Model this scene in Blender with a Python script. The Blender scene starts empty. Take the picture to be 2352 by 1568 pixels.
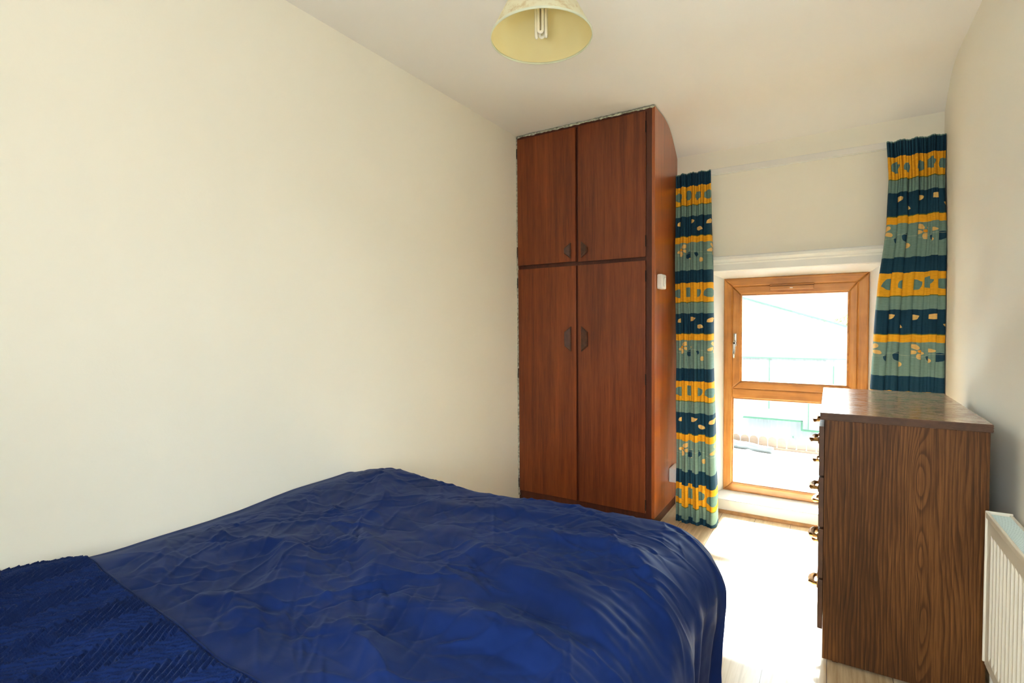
import bpy, bmesh, math, random
import numpy as np
from mathutils import Vector, Matrix

random.seed(7)
rng = np.random.RandomState(11)
PI = math.pi
scn = bpy.context.scene
COL = scn.collection

# ------------------------------------------------------------------ camera
yaw, pitch, roll = math.radians(31.79967), math.radians(-1.86197), math.radians(-0.42761)
fw = Vector((-math.sin(yaw) * math.cos(pitch), math.cos(yaw) * math.cos(pitch), math.sin(pitch)))
r0 = Vector((math.cos(yaw), math.sin(yaw), 0)); u0 = r0.cross(fw)
rt = r0 * math.cos(roll) + u0 * math.sin(roll)
up = -r0 * math.sin(roll) + u0 * math.cos(roll)
cam = bpy.data.objects.new('camera', bpy.data.cameras.new('camera'))
COL.objects.link(cam)
cam.matrix_world = Matrix(((rt.x, up.x, -fw.x, 0), (rt.y, up.y, -fw.y, 0), (rt.z, up.z, -fw.z, 1.2), (0, 0, 0, 1)))
cam.data.sensor_width = 36; cam.data.sensor_fit = 'HORIZONTAL'
cam.data.lens = 1181.38 / 2352 * 36
cam.data.clip_start = 0.02; cam.data.clip_end = 200
scn.camera = cam

# ------------------------------------------------------------------ world, exposure, lights
scn.view_settings.view_transform = 'Standard'
scn.view_settings.look = 'None'
scn.view_settings.gamma = 1
scn.view_settings.exposure = 0.9
scn.view_settings.use_curve_mapping = False

world = bpy.data.worlds.new('overcast_sky'); scn.world = world
world.use_nodes = True
wn = world.node_tree; wn.nodes.clear()
w_out = wn.nodes.new('ShaderNodeOutputWorld'); w_bg = wn.nodes.new('ShaderNodeBackground')
w_tc = wn.nodes.new('ShaderNodeTexCoord'); w_sep = wn.nodes.new('ShaderNodeSeparateXYZ')
w_rmp = wn.nodes.new('ShaderNodeValToRGB')
wn.links.new(w_tc.outputs['Generated'], w_sep.inputs[0])
wn.links.new(w_sep.outputs['Z'], w_rmp.inputs[0])
# overcast sky, several times brighter overhead than at the horizon
e = w_rmp.color_ramp.elements
e[0].position = 0.0; e[0].color = (0.09, 0.09, 0.092, 1)
e[1].position = 0.55; e[1].color = (0.78, 0.88, 0.92, 1)
m = e.new(0.07); m.color = (0.12, 0.12, 0.12, 1)
m = e.new(0.15); m.color = (0.62, 0.70, 0.73, 1)
wn.links.new(w_rmp.outputs[0], w_bg.inputs[0])
w_bg.inputs[1].default_value = 14.0
wn.links.new(w_bg.outputs[0], w_out.inputs[0])

def area(name, loc, rot, sx, sy, power, color, portal=False):
    l = bpy.data.lights.new(name, 'AREA'); l.shape = 'RECTANGLE'; l.size = sx; l.size_y = sy
    l.energy = power; l.color = color
    if portal: l.cycles.is_portal = True
    o = bpy.data.objects.new(name, l); COL.objects.link(o); o.location = loc; o.rotation_euler = rot
    return o
# portal for the sky through the far window, and an added fill light behind the camera to lift the ceiling
area('window_portal', (-0.2, 3.80, 0.80), (math.radians(-90), 0, 0), 0.84, 1.44, 1, (1, 1, 1), True)
area('rear_fill_light', (-0.075, -0.58, 1.10), (math.radians(155), 0, math.radians(-8)), 0.6, 0.12, 8, (0.92, 0.97, 1.0))

# hazy sun from beyond the far window, falling on the floor between bed and chest
_sl = bpy.data.lights.new('hazy_sun', 'SUN'); _sl.energy = 145.0; _sl.angle = math.radians(9); _sl.color = (0.88, 0.96, 1.0)
_so = bpy.data.objects.new('hazy_sun', _sl); COL.objects.link(_so)
_so.rotation_euler = Vector((0.02, -math.cos(math.radians(43)), -math.sin(math.radians(43)))).to_track_quat('-Z', 'Y').to_euler()

# ------------------------------------------------------------------ material helpers
def mat_base(name):
    m = bpy.data.materials.new(name); m.use_nodes = True
    nt = m.node_tree; nt.nodes.clear()
    o = nt.nodes.new('ShaderNodeOutputMaterial'); b = nt.nodes.new('ShaderNodeBsdfPrincipled')
    nt.links.new(b.outputs[0], o.inputs[0])
    return m, nt, b
def lin(c):
    return tuple(((v / 255) / 12.92 if v / 255 <= 0.04045 else ((v / 255 + 0.055) / 1.055) ** 2.4) for v in c) + (1,)
def N(nt, t, **kw):
    n = nt.nodes.new(t)
    for k, v in kw.items(): setattr(n, k, v)
    return n
def plug(nt, sock, v):
    if isinstance(v, bpy.types.NodeSocket): nt.links.new(v, sock)
    else: sock.default_value = v
def M(nt, op, a, b=None, c=None, clamp=False):
    n = nt.nodes.new('ShaderNodeMath'); n.operation = op; n.use_clamp = clamp
    plug(nt, n.inputs[0], a)
    if b is not None: plug(nt, n.inputs[1], b)
    if c is not None: plug(nt, n.inputs[2], c)
    return n.outputs[0]
def mixc(nt, f, a, b):
    n = nt.nodes.new('ShaderNodeMix'); n.data_type = 'RGBA'
    plug(nt, n.inputs[0], f); plug(nt, n.inputs[6], a); plug(nt, n.inputs[7], b)
    return n.outputs[2]
def objco(nt, scale=(1, 1, 1), rot=(0, 0, 0)):
    tc = N(nt, 'ShaderNodeTexCoord'); mp = N(nt, 'ShaderNodeMapping')
    mp.inputs['Scale'].default_value = scale; mp.inputs['Rotation'].default_value = rot
    nt.links.new(tc.outputs['Object'], mp.inputs[0]); return mp.outputs[0]
def noise(nt, vec, scale, detail=4, rough=0.5, dist=0.0):
    n = N(nt, 'ShaderNodeTexNoise'); nt.links.new(vec, n.inputs['Vector'])
    n.inputs['Scale'].default_value = scale; n.inputs['Detail'].default_value = detail
    n.inputs['Roughness'].default_value = rough; n.inputs['Distortion'].default_value = dist
    return n.outputs[0]
def ramp(nt, f, stops):
    r = N(nt, 'ShaderNodeValToRGB'); e = r.color_ramp.elements
    while len(e) > 2: e.remove(e[-1])
    e[0].position, e[0].color = stops[0]; e[1].position, e[1].color = stops[-1]
    for p, c in stops[1:-1]:
        x = e.new(p); x.color = c
    nt.links.new(f, r.inputs[0]); return r.outputs[0]
def bump(nt, bsdf, h, strength=0.2, dist=0.01, normal=None):
    b = N(nt, 'ShaderNodeBump'); b.inputs['Strength'].default_value = strength; b.inputs['Distance'].default_value = dist
    nt.links.new(h, b.inputs['Height'])
    if normal is not None: nt.links.new(normal, b.inputs['Normal'])
    nt.links.new(b.outputs[0], bsdf.inputs['Normal']); return b.outputs[0]

def plain(name, rgb, rough=0.5, metal=0.0, var=0.04, nscale=12, bmp=0.0, bscale=200, spec=0.5, coat=0.0):
    m, nt, b = mat_base(name); v = objco(nt)
    n = noise(nt, v, nscale, 4)
    c = lin(rgb); d = tuple(max(0, x * (1 - var * 2)) for x in c[:3]) + (1,); h = tuple(min(1, x * (1 + var * 2)) for x in c[:3]) + (1,)
    nt.links.new(ramp(nt, n, [(0.3, d), (0.7, h)]), b.inputs['Base Color'])
    b.inputs['Roughness'].default_value = rough; b.inputs['Metallic'].default_value = metal
    b.inputs['Specular IOR Level'].default_value = spec; b.inputs['Coat Weight'].default_value = coat
    if bmp: bump(nt, b, noise(nt, v, bscale, 3), bmp, 0.002)
    return m

MAT = {}
MAT['wall'] = plain('cream_wall_paint', (250, 246, 231), 0.75, var=0.006, nscale=2.2, bmp=0.12, bscale=120, spec=0.3)
MAT['ceiling'] = plain('ceiling_paint', (250, 247, 240), 0.85, var=0.005, nscale=2, bmp=0.1, bscale=90, spec=0.2)
MAT['white'] = plain('white_gloss_paint', (240, 242, 238), 0.35, var=0.01, nscale=8)
MAT['plastic'] = plain('white_plastic', (238, 236, 230), 0.3, var=0.01)
MAT['black'] = plain('dark_gap', (26, 16, 12), 0.8)
MAT['steel'] = plain('polished_steel', (215, 210, 200), 0.18, metal=1.0)
MAT['brass'] = plain('antique_brass', (150, 112, 66), 0.28, metal=1.0, var=0.1, nscale=60)
MAT['radiator'] = plain('radiator_enamel', (232, 224, 206), 0.35, var=0.01)
MAT['grille'] = plain('radiator_grille', (205, 218, 214), 0.4, var=0.01)
MAT['edge'] = plain('dark_edge_moulding', (78, 48, 26), 0.55, var=0.12, nscale=30)
MAT['caulk'] = plain('flaking_filler', (176, 176, 160), 0.8, var=0.3, nscale=70, bmp=0.6, bscale=90)
MAT['handle_wood'] = plain('dark_handle_wood', (74, 42, 28), 0.45, var=0.15, nscale=40)

def mahogany(name, dark, mid, light, rough, coat, seed, spec=0.35):
    m, nt, b = mat_base(name)
    v = objco(nt, (1, 1, 0.045))
    mp = N(nt, 'ShaderNodeVectorMath', operation='ADD'); nt.links.new(v, mp.inputs[0]); mp.inputs[1].default_value = (seed, seed * 2, 0)
    v = mp.outputs[0]
    n1 = noise(nt, v, 22, 6, 0.65, 0.4); n2 = noise(nt, v, 130, 4, 0.7, 0.2)
    big = noise(nt, objco(nt, (1, 1, 0.3)), 2.2, 3, 0.5)
    f = M(nt, 'ADD', M(nt, 'MULTIPLY', n1, 0.5), M(nt, 'MULTIPLY', n2, 0.32))
    f = M(nt, 'ADD', f, M(nt, 'MULTIPLY', big, 0.22))
    c = ramp(nt, f, [(0.36, lin(dark)), (0.5, lin(mid)), (0.66, lin(light))])
    nt.links.new(c, b.inputs['Base Color'])
    b.inputs['Specular IOR Level'].default_value = spec
    b.inputs['Roughness'].default_value = rough; b.inputs['Coat Weight'].default_value = coat; b.inputs['Coat Roughness'].default_value = 0.3
    bump(nt, b, n2, 0.08, 0.001)
    return m
MAT['mahog_a'] = mahogany('mahogany_veneer', (72, 28, 9), (106, 47, 19), (132, 68, 33), 0.42, 0.12, 3.1)
MAT['mahog_b'] = mahogany('mahogany_veneer_warm', (76, 28, 7), (112, 49, 16), (140, 70, 30), 0.42, 0.12, 9.7)
MAT['mahog_side'] = mahogany('mahogany_varnished_lit', (108, 46, 14), (148, 73, 24), (178, 98, 40), 0.38, 0.7, 17.3)  # same wood, varnished; window light on the side painted in as lighter orange
MAT['mahog_frame'] = mahogany('mahogany_frame', (56, 22, 10), (76, 32, 16), (92, 44, 24), 0.45, 0.1, 23.3)

def golden_wood(name, axis):
    m, nt, b = mat_base(name)
    sc = {'x': (0.06, 1, 1), 'z': (1, 1, 0.06)}[axis]
    v = objco(nt, sc)
    n1 = noise(nt, v, 45, 5, 0.6, 0.3); big = noise(nt, objco(nt), 9, 3)
    f = M(nt, 'ADD', M(nt, 'MULTIPLY', n1, 0.65), M(nt, 'MULTIPLY', big, 0.35))
    nt.links.new(ramp(nt, f, [(0.3, lin((138, 84, 32))), (0.5, lin((178, 117, 52))), (0.7, lin((200, 142, 74)))]), b.inputs['Base Color'])
    b.inputs['Roughness'].default_value = 0.38
    bump(nt, b, n1, 0.05, 0.001)
    return m
MAT['gold_x'] = golden_wood('golden_oak_horizontal', 'x'); MAT['gold_z'] = golden_wood('golden_oak_vertical', 'z')

def walnut(name, knots, rot=False, rough=0.45, dark=(32, 16, 6), mid=(80, 47, 21), light=(128, 83, 42)):
    # straight walnut print with cathedral loops: contour lines of x plus a few bumps
    m, nt, b = mat_base(name)
    tc = N(nt, 'ShaderNodeTexCoord'); sep = N(nt, 'ShaderNodeSeparateXYZ'); nt.links.new(tc.outputs['Object'], sep.inputs[0])
    X = sep.outputs['X']; Z = sep.outputs['Y'] if rot else sep.outputs['Z']
    if rot: X, Z = Z, X
    wob = noise(nt, objco(nt, (1, 0.35, 1) if rot else (1, 1, 0.12)), 9, 3, 0.5)
    F = M(nt, 'ADD', M(nt, 'MULTIPLY', X, 78.0), M(nt, 'MULTIPLY', wob, 7.5))
    for (kx, kz, sx, sz, a) in knots:
        dx = M(nt, 'DIVIDE', M(nt, 'SUBTRACT', X, kx), sx); dz = M(nt, 'DIVIDE', M(nt, 'SUBTRACT', Z, kz), sz)
        d2 = M(nt, 'ADD', M(nt, 'MULTIPLY', dx, dx), M(nt, 'MULTIPLY', dz, dz))
        F = M(nt, 'ADD', F, M(nt, 'MULTIPLY', M(nt, 'EXPONENT', M(nt, 'MULTIPLY', d2, -1.0)), a))
    fr = M(nt, 'FRACT', F)
    line = M(nt, 'POWER', M(nt, 'MULTIPLY', fr, M(nt, 'SUBTRACT', 1.12, M(nt, 'POWER', fr, 14.0))), 3.0)
    fine = noise(nt, objco(nt, (0.03, 1, 1) if rot else (1, 1, 0.025)), 220, 4, 0.7)
    big = noise(nt, objco(nt, (0.3, 1, 1) if rot else (1, 1, 0.2)), 6, 3, 0.5)
    f = M(nt, 'ADD', M(nt, 'MULTIPLY', M(nt, 'SUBTRACT', 1.0, line), 0.24), M(nt, 'MULTIPLY', fine, 0.70))
    f = M(nt, 'ADD', f, M(nt, 'MULTIPLY', M(nt, 'SUBTRACT', big, 0.5), 0.5))
    nt.links.new(ramp(nt, f, [(0.22, lin(dark)), (0.52, lin(mid)), (0.8, lin(light))]), b.inputs['Base Color'])
    b.inputs['Roughness'].default_value = rough; b.inputs['Specular IOR Level'].default_value = 0.22
    bump(nt, b, fine, 0.08, 0.001)
    return m
MAT['walnut_side'] = walnut('walnut_laminate_side', [(0.322, 0.60, 0.034, 0.085, 8.0), (0.322, 0.60, 0.013, 0.022, 4.5), (0.315, 0.80, 0.028, 0.12, 5.0),
                            (0.045, 0.68, 0.026, 0.13, 5.0), (0.05, 0.44, 0.022, 0.10, 4.0), (0.06, 0.22, 0.022, 0.13, 4.0), (0.32, 0.12, 0.022, 0.09, 3.2), (0.33, 0.36, 0.03, 0.16, 2.0), (0.045, 0.05, 0.02, 0.10, 2.0)])
MAT['walnut'] = walnut('walnut_laminate', [])
def top_mat():
    # dusty, finger-wiped glossy top
    m = walnut('walnut_laminate_top', [(0.1, 2.5, 0.1, 0.2, 3.0)], True, 0.22, (88, 54, 34), (120, 78, 50), (146, 100, 68))
    nt = m.node_tree; b = [n for n in nt.nodes if n.type == 'BSDF_PRINCIPLED'][0]
    s = noise(nt, objco(nt, (1, 3, 1), (0, 0, 0.6)), 14, 6, 0.75, 1.5)
    nt.links.new(ramp(nt, s, [(0.35, (0.12, 0.12, 0.12, 1)), (0.65, (0.42, 0.42, 0.42, 1))]), b.inputs['Roughness'])
    b.inputs['Specular IOR Level'].default_value = 0.9; b.inputs['Coat Weight'].default_value = 0.6; b.inputs['Coat Roughness'].default_value = 0.12
    base = b.inputs['Base Color'].links[0].from_socket
    dust = M(nt, 'MULTIPLY', ramp(nt, s, [(0.45, (0, 0, 0, 1)), (0.75, (1, 1, 1, 1))]), 0.4)
    nt.links.new(mixc(nt, dust, base, lin((190, 176, 160))), b.inputs['Base Color'])
    return m
MAT['walnut_top'] = top_mat()

def floor_mat():
    m, nt, b = mat_base('oak_laminate_floor')
    v = objco(nt, (1, 1, 1), (0, 0, PI / 2))
    br = N(nt, 'ShaderNodeTexBrick'); nt.links.new(v, br.inputs['Vector'])
    br.inputs['Scale'].default_value = 1.0; br.inputs['Brick Width'].default_value = 1.2; br.inputs['Row Height'].default_value = 0.19
    br.inputs['Mortar Size'].default_value = 0.0012; br.offset = 0.37
    br.inputs['Color1'].default_value = (0, 0, 0, 1); br.inputs['Color2'].default_value = (1, 1, 1, 1); br.inputs['Mortar'].default_value = (0.4, 0.4, 0.4, 1)
    g = noise(nt, objco(nt, (1, 0.05, 1)), 60, 5, 0.65, 0.4)
    f = M(nt, 'ADD', M(nt, 'MULTIPLY', g, 0.75), M(nt, 'MULTIPLY', br.outputs['Color'], 0.2))
    c = ramp(nt, f, [(0.25, lin((168, 138, 100))), (0.5, lin((207, 182, 144))), (0.75, lin((222, 202, 168)))])
    c = mixc(nt, br.outputs['Fac'], c, lin((90, 62, 40)))
    nt.links.new(c, b.inputs['Base Color'])
    b.inputs['Roughness'].default_value = 0.3
    bump(nt, b, g, 0.05, 0.001)
    return m
MAT['floor'] = floor_mat()

def glass_mat():
    m = bpy.data.materials.new('window_glass'); m.use_nodes = True; nt = m.node_tree; nt.nodes.clear()
    o = N(nt, 'ShaderNodeOutputMaterial'); t = N(nt, 'ShaderNodeBsdfTransparent'); g = N(nt, 'ShaderNodeBsdfGlossy')
    g.inputs['Roughness'].default_value = 0.02
    f = N(nt, 'ShaderNodeFresnel'); f.inputs[0].default_value = 1.45
    mx = N(nt, 'ShaderNodeMixShader'); nt.links.new(f.outputs[0], mx.inputs[0]); nt.links.new(t.outputs[0], mx.inputs[1]); nt.links.new(g.outputs[0], mx.inputs[2])
    t.inputs[0].default_value = (0.96, 0.98, 0.97, 1)
    nt.links.new(mx.outputs[0], o.inputs[0]); return m
MAT['glass'] = glass_mat()

def cloth_mat(name, quilt=False):
    m, nt, b = mat_base(name)
    v = objco(nt)
    n = noise(nt, v, 5, 4, 0.6)
    c = ramp(nt, n, [(0.3, lin((14, 28, 70))), (0.7, lin((20, 37, 87)))])
    # pale lint specks
    vo = N(nt, 'ShaderNodeTexVoronoi'); vo.inputs['Scale'].default_value = 28; nt.links.new(v, vo.inputs['Vector'])
    speck = M(nt, 'LESS_THAN', vo.outputs['Distance'], 0.032)
    sc = N(nt, 'ShaderNodeSeparateColor'); nt.links.new(vo.outputs['Color'], sc.inputs[0])
    speck = M(nt, 'MULTIPLY', speck, M(nt, 'GREATER_THAN', sc.outputs[0], 0.93))
    c = mixc(nt, M(nt, 'MULTIPLY', speck, 0.55), c, lin((190, 190, 200)))
    nt.links.new(c, b.inputs['Base Color'])
    b.inputs['Roughness'].default_value = 0.6
    b.inputs['Specular IOR Level'].default_value = 0.15; b.inputs['Specular Tint'].default_value = (0.16, 0.36, 1.0, 1)
    b.inputs['Sheen Weight'].default_value = 0.06; b.inputs['Sheen Roughness'].default_value = 0.45
    b.inputs['Sheen Tint'].default_value = (0.30, 0.5, 1.0, 1)
    # creases: ridged warped noise in two directions plus weave
    def crease(rot, sx, sy, sc_, dist):
        nn = noise(nt, objco(nt, (sx, sy, 1), (0, 0, rot)), sc_, 3, 0.55, dist)
        return M(nt, 'ABSOLUTE', M(nt, 'SUBTRACT', nn, 0.5))
    c1 = crease(0.5, 0.6, 1.7, 3.0, 0.3); c2 = crease(-0.5, 0.7, 1.9, 4.5, 0.5); c3 = crease(1.3, 0.6, 1.8, 7, 0.3)
    h = M(nt, 'ADD', M(nt, 'MULTIPLY', M(nt, 'MINIMUM', c1, 0.09), 1.0), M(nt, 'MULTIPLY', M(nt, 'MINIMUM', c2, 0.07), 0.8))
    h = M(nt, 'ADD', h, M(nt, 'MULTIPLY', M(nt, 'MINIMUM', c3, 0.06), 0.45))
    nb = bump(nt, b, h, 0.15 if quilt else 0.12, 0.03)
    w = noise(nt, v, 900, 2)
    bump(nt, b, w, 0.15, 0.0006, nb)
    return m
MAT['navy'] = cloth_mat('navy_cotton'); MAT['navy_q'] = cloth_mat('navy_quilting', True)

PER = 0.61
def curtain_mat():
    m, nt, b = mat_base('banded_leaf_print_cotton')
    uvn = N(nt, 'ShaderNodeUVMap'); uvn.uv_map = 'UVMap'
    sep = N(nt, 'ShaderNodeSeparateXYZ'); nt.links.new(uvn.outputs[0], sep.inputs[0])
    U, V = sep.outputs[0], sep.outputs[1]            # metres across, metres down from the first yellow band
    wob = M(nt, 'MULTIPLY', M(nt, 'SUBTRACT', noise(nt, uvn.outputs[0], 60, 3), 0.5), 0.006)
    f = M(nt, 'FLOORED_MODULO', M(nt, 'ADD', V, wob), PER)
    f = M(nt, 'DIVIDE', f, PER)
    yel, teal, dark = lin((232, 168, 38)), lin((114, 143, 134)), lin((20, 58, 80))
    r = N(nt, 'ShaderNodeValToRGB'); r.color_ramp.interpolation = 'CONSTANT'; e = r.color_ramp.elements
    e[0].position = 0; e[0].color = yel; e[1].position = 0.87; e[1].color = dark
    for p, c in ((0.195, lin((96, 104, 50))), (0.203, teal), (0.31, dark), (0.515, lin((96, 104, 50))), (0.523, yel), (0.585, teal)):
        x = e.new(p); x.color = c
    nt.links.new(f, r.inputs[0]); col = r.outputs[0]
    tu = 0.26
    u = M(nt, 'MULTIPLY', M(nt, 'FRACT', M(nt, 'DIVIDE', U, tu * 1.25)), tu)
    v = M(nt, 'MULTIPLY', f, PER)
    def ell(cx, cy, a, bb, rot, pointed=False):
        ca, sa = math.cos(rot), math.sin(rot); a *= 1.25; bb *= 1.25
        dx = M(nt, 'SUBTRACT', u, cx); dy = M(nt, 'SUBTRACT', v, cy)
        p = M(nt, 'ADD', M(nt, 'MULTIPLY', dx, ca / a), M(nt, 'MULTIPLY', dy, sa / a))
        q = M(nt, 'ADD', M(nt, 'MULTIPLY', dx, -sa / bb), M(nt, 'MULTIPLY', dy, ca / bb))
        if pointed: d = M(nt, 'ADD', M(nt, 'MULTIPLY', p, p), M(nt, 'ABSOLUTE', q))
        else: d = M(nt, 'ADD', M(nt, 'MULTIPLY', p, p), M(nt, 'MULTIPLY', q, q))
        return M(nt, 'LESS_THAN', d, 1.0)
    def stamp(col, masks, c):
        t = masks[0]
        for k in masks[1:]: t = M(nt, 'MAXIMUM', t, k)
        return mixc(nt, t, col, c)
    cream = lin((226, 184, 112))
    leaves = [ell(0.045, 0.064, 0.025, 0.024, -0.5, True), ell(0.130, 0.056, 0.027, 0.025, -0.35, True), ell(0.215, 0.062, 0.023, 0.022, -0.6, True)]
    col = stamp(col, leaves, lin((98, 132, 128)))
    col = stamp(col, [ell(0.05, 0.232, 0.017, 0.011, -0.5, True), ell(0.165, 0.228, 0.017, 0.011, -0.4, True), ell(0.23, 0.272, 0.015, 0.010, 0.5, True)], cream)
    fx, fy = 0.075, 0.402
    pet = []
    for k in range(5):
        a = PI / 2 + k * 2 * PI / 5
        pet.append(ell(fx + 0.026 * math.cos(a), fy + 0.026 * math.sin(a), 0.0125, 0.0085, a))
    col = stamp(col, pet + [ell(0.155, 0.40, 0.010, 0.008, 0.2), ell(0.148, 0.452, 0.009, 0.012, 0.1), ell(0.24, 0.47, 0.008, 0.011, 0.0)], cream)
    col = stamp(col, [ell(fx, fy, 0.006, 0.006, 0)], lin((224, 150, 40)))
    col = stamp(col, [ell(0.135, 0.435, 0.013, 0.017, 0.3, True), ell(0.205, 0.43, 0.017, 0.019, 0.25, True)], lin((26, 62, 84)))
    # thin pale vine
    vy = M(nt, 'ADD', 0.425, M(nt, 'MULTIPLY', M(nt, 'SINE', M(nt, 'MULTIPLY', u, 2 * PI / tu)), 0.010))
    vine = M(nt, 'LESS_THAN', M(nt, 'ABSOLUTE', M(nt, 'SUBTRACT', v, vy)), 0.0012)
    col = mixc(nt, M(nt, 'MULTIPLY', vine, 0.6), col, lin((170, 184, 160)))
    # batik-like mottling
    mo = N(nt, 'ShaderNodeMapping'); mo.inputs['Scale'].default_value = (1, 4, 1); nt.links.new(uvn.outputs[0], mo.inputs[0])
    g = noise(nt, mo.outputs[0], 45, 6, 0.7)
    hsv = N(nt, 'ShaderNodeHueSaturation'); nt.links.new(col, hsv.inputs['Color'])
    nt.links.new(M(nt, 'ADD', 0.65, M(nt, 'MULTIPLY', g, 0.7)), hsv.inputs['Value'])
    nt.links.new(hsv.outputs[0], b.inputs['Base Color'])
    b.inputs['Roughness'].default_value = 0.8; b.inputs['Specular IOR Level'].default_value = 0.2
    tr = N(nt, 'ShaderNodeBsdfTranslucent'); nt.links.new(hsv.outputs[0], tr.inputs[0])
    mx = N(nt, 'ShaderNodeMixShader'); mx.inputs[0].default_value = 0.12
    out = [n for n in nt.nodes if n.type == 'OUTPUT_MATERIAL'][0]
    nt.links.new(b.outputs[0], mx.inputs[1]); nt.links.new(tr.outputs[0], mx.inputs[2]); nt.links.new(mx.outputs[0], out.inputs[0])
    bump(nt, b, noise(nt, mo.outputs[0], 400, 2), 0.2, 0.001)
    return m
MAT['curtain'] = curtain_mat()

# ------------------------------------------------------------------ geometry helpers
def tag(o, label=None, cat=None, group=None, kind=None):
    if label: o['label'] = label
    if cat: o['category'] = cat
    if group: o['group'] = group
    if kind: o['kind'] = kind
    return o
def empty(name, loc, label=None, cat=None, group=None, kind=None):
    o = bpy.data.objects.new(name, None); COL.objects.link(o); o.location = loc; o.empty_display_size = 0.1
    bpy.context.view_layer.update()
    return tag(o, label, cat, group, kind)
def finish(name, bm, mat, parent=None, smooth=False):
    me = bpy.data.meshes.new(name)
    bmesh.ops.recalc_face_normals(bm, faces=bm.faces[:])
    if parent is not None:
        p = parent; off = Vector((0, 0, 0))
        while p is not None: off += p.location; p = p.parent
        bmesh.ops.translate(bm, verts=bm.verts[:], vec=-off)
    bm.to_mesh(me); bm.free()
    if smooth:
        for p in me.polygons: p.use_smooth = True
    me.materials.append(mat)
    o = bpy.data.objects.new(name, me); COL.objects.link(o)
    if parent is not None: o.parent = parent
    return o
def bx(bm, x0, x1, y0, y1, z0, z1, bev=0.0, seg=2):
    vs = [bm.verts.new(p) for p in ((x0, y0, z0), (x1, y0, z0), (x1, y1, z0), (x0, y1, z0), (x0, y0, z1), (x1, y0, z1), (x1, y1, z1), (x0, y1, z1))]
    fs = [bm.faces.new([vs[i] for i in f]) for f in ((3, 2, 1, 0), (4, 5, 6, 7), (0, 1, 5, 4), (1, 2, 6, 5), (2, 3, 7, 6), (3, 0, 4, 7))]
    if bev:
        ed = list({e for f in fs for e in f.edges})
        bmesh.ops.bevel(bm, geom=ed, offset=bev, segments=seg, affect='EDGES', profile=0.5)
    return bm
def box(name, x0, x1, y0, y1, z0, z1, mat, parent=None, bev=0.0, seg=2):
    bm = bmesh.new(); bx(bm, x0, x1, y0, y1, z0, z1, bev, seg); return finish(name, bm, mat, parent)
def prism(bm, pts, ext):
    """closed polygon pts (3-D) extruded by vector ext"""
    a = [bm.verts.new(p) for p in pts]; b = [bm.verts.new(Vector(p) + Vector(ext)) for p in pts]
    n = len(pts); fs = [bm.faces.new(a), bm.faces.new(b[::-1])]
    for i in range(n): fs.append(bm.faces.new((a[i], b[i], b[(i + 1) % n], a[(i + 1) % n])))
    return fs
def lathe(bm, prof, c, n=48, close=False):
    rings = []
    for r, z in prof:
        rings.append([bm.verts.new((c[0] + r * math.cos(2 * PI * k / n), c[1] + r * math.sin(2 * PI * k / n), c[2] + z)) for k in range(n)])
    for i in range(len(rings) - 1 + (1 if close else 0)):
        A, B = rings[i], rings[(i + 1) % len(rings)]
        for k in range(n): bm.faces.new((A[k], A[(k + 1) % n], B[(k + 1) % n], B[k]))
    if not close:
        bm.faces.new(rings[0][::-1]); bm.faces.new(rings[-1])
def tube(bm, pts, r, n=12):
    pts = [Vector(p) for p in pts]; rings = []
    up_ = Vector((0, 0, 1)); prev = None
    for i, p in enumerate(pts):
        t = (pts[min(i + 1, len(pts) - 1)] - pts[max(i - 1, 0)]).normalized()
        a = prev if prev is not None else (up_ if abs(t.z) < 0.9 else Vector((1, 0, 0)))
        x = (a - t * a.dot(t)).normalized(); prev = x; y = t.cross(x)
        rr = r[i] if isinstance(r, (list, tuple)) else r
        rings.append([bm.verts.new(p + x * rr * math.cos(2 * PI * k / n) + y * rr * math.sin(2 * PI * k / n)) for k in range(n)])
    for A, B in zip(rings, rings[1:]):
        for k in range(n): bm.faces.new((A[k], A[(k + 1) % n], B[(k + 1) % n], B[k]))
    bm.faces.new(rings[0][::-1]); bm.faces.new(rings[-1])
def grid_mesh(name, P, mat, parent=None, uv=None, flip=False):
    """P: (n,m,3) array"""
    n, m = P.shape[:2]
    off = np.zeros(3)
    p = parent
    while p is not None: off += np.array(p.location); p = p.parent
    co = (P.reshape(-1, 3) - off).astype(np.float32)
    idx = np.arange(n * m).reshape(n, m)
    q = np.stack([idx[:-1, :-1], idx[1:, :-1], idx[1:, 1:], idx[:-1, 1:]], -1).reshape(-1, 4)
    if flip: q = q[:, ::-1]
    me = bpy.data.meshes.new(name)
    me.vertices.add(n * m); me.vertices.foreach_set('co', co.ravel())
    me.loops.add(q.size); me.loops.foreach_set('vertex_index', q.ravel().astype(np.int32))
    me.polygons.add(len(q)); me.polygons.foreach_set('loop_start', np.arange(0, q.size, 4, dtype=np.int32))
    me.polygons.foreach_set('loop_total', np.full(len(q), 4, dtype=np.int32))
    me.update(calc_edges=True)
    me.polygons.foreach_set('use_smooth', np.ones(len(q), dtype=bool))
    if uv is not None:
        l = me.uv_layers.new(name='UVMap'); l.data.foreach_set('uv', uv.reshape(-1, 2)[q.ravel()].astype(np.float32).ravel())
    me.materials.append(mat); me.validate()
    o = bpy.data.objects.new(name, me); COL.objects.link(o)
    if parent is not None: o.parent = parent
    return o
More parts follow.
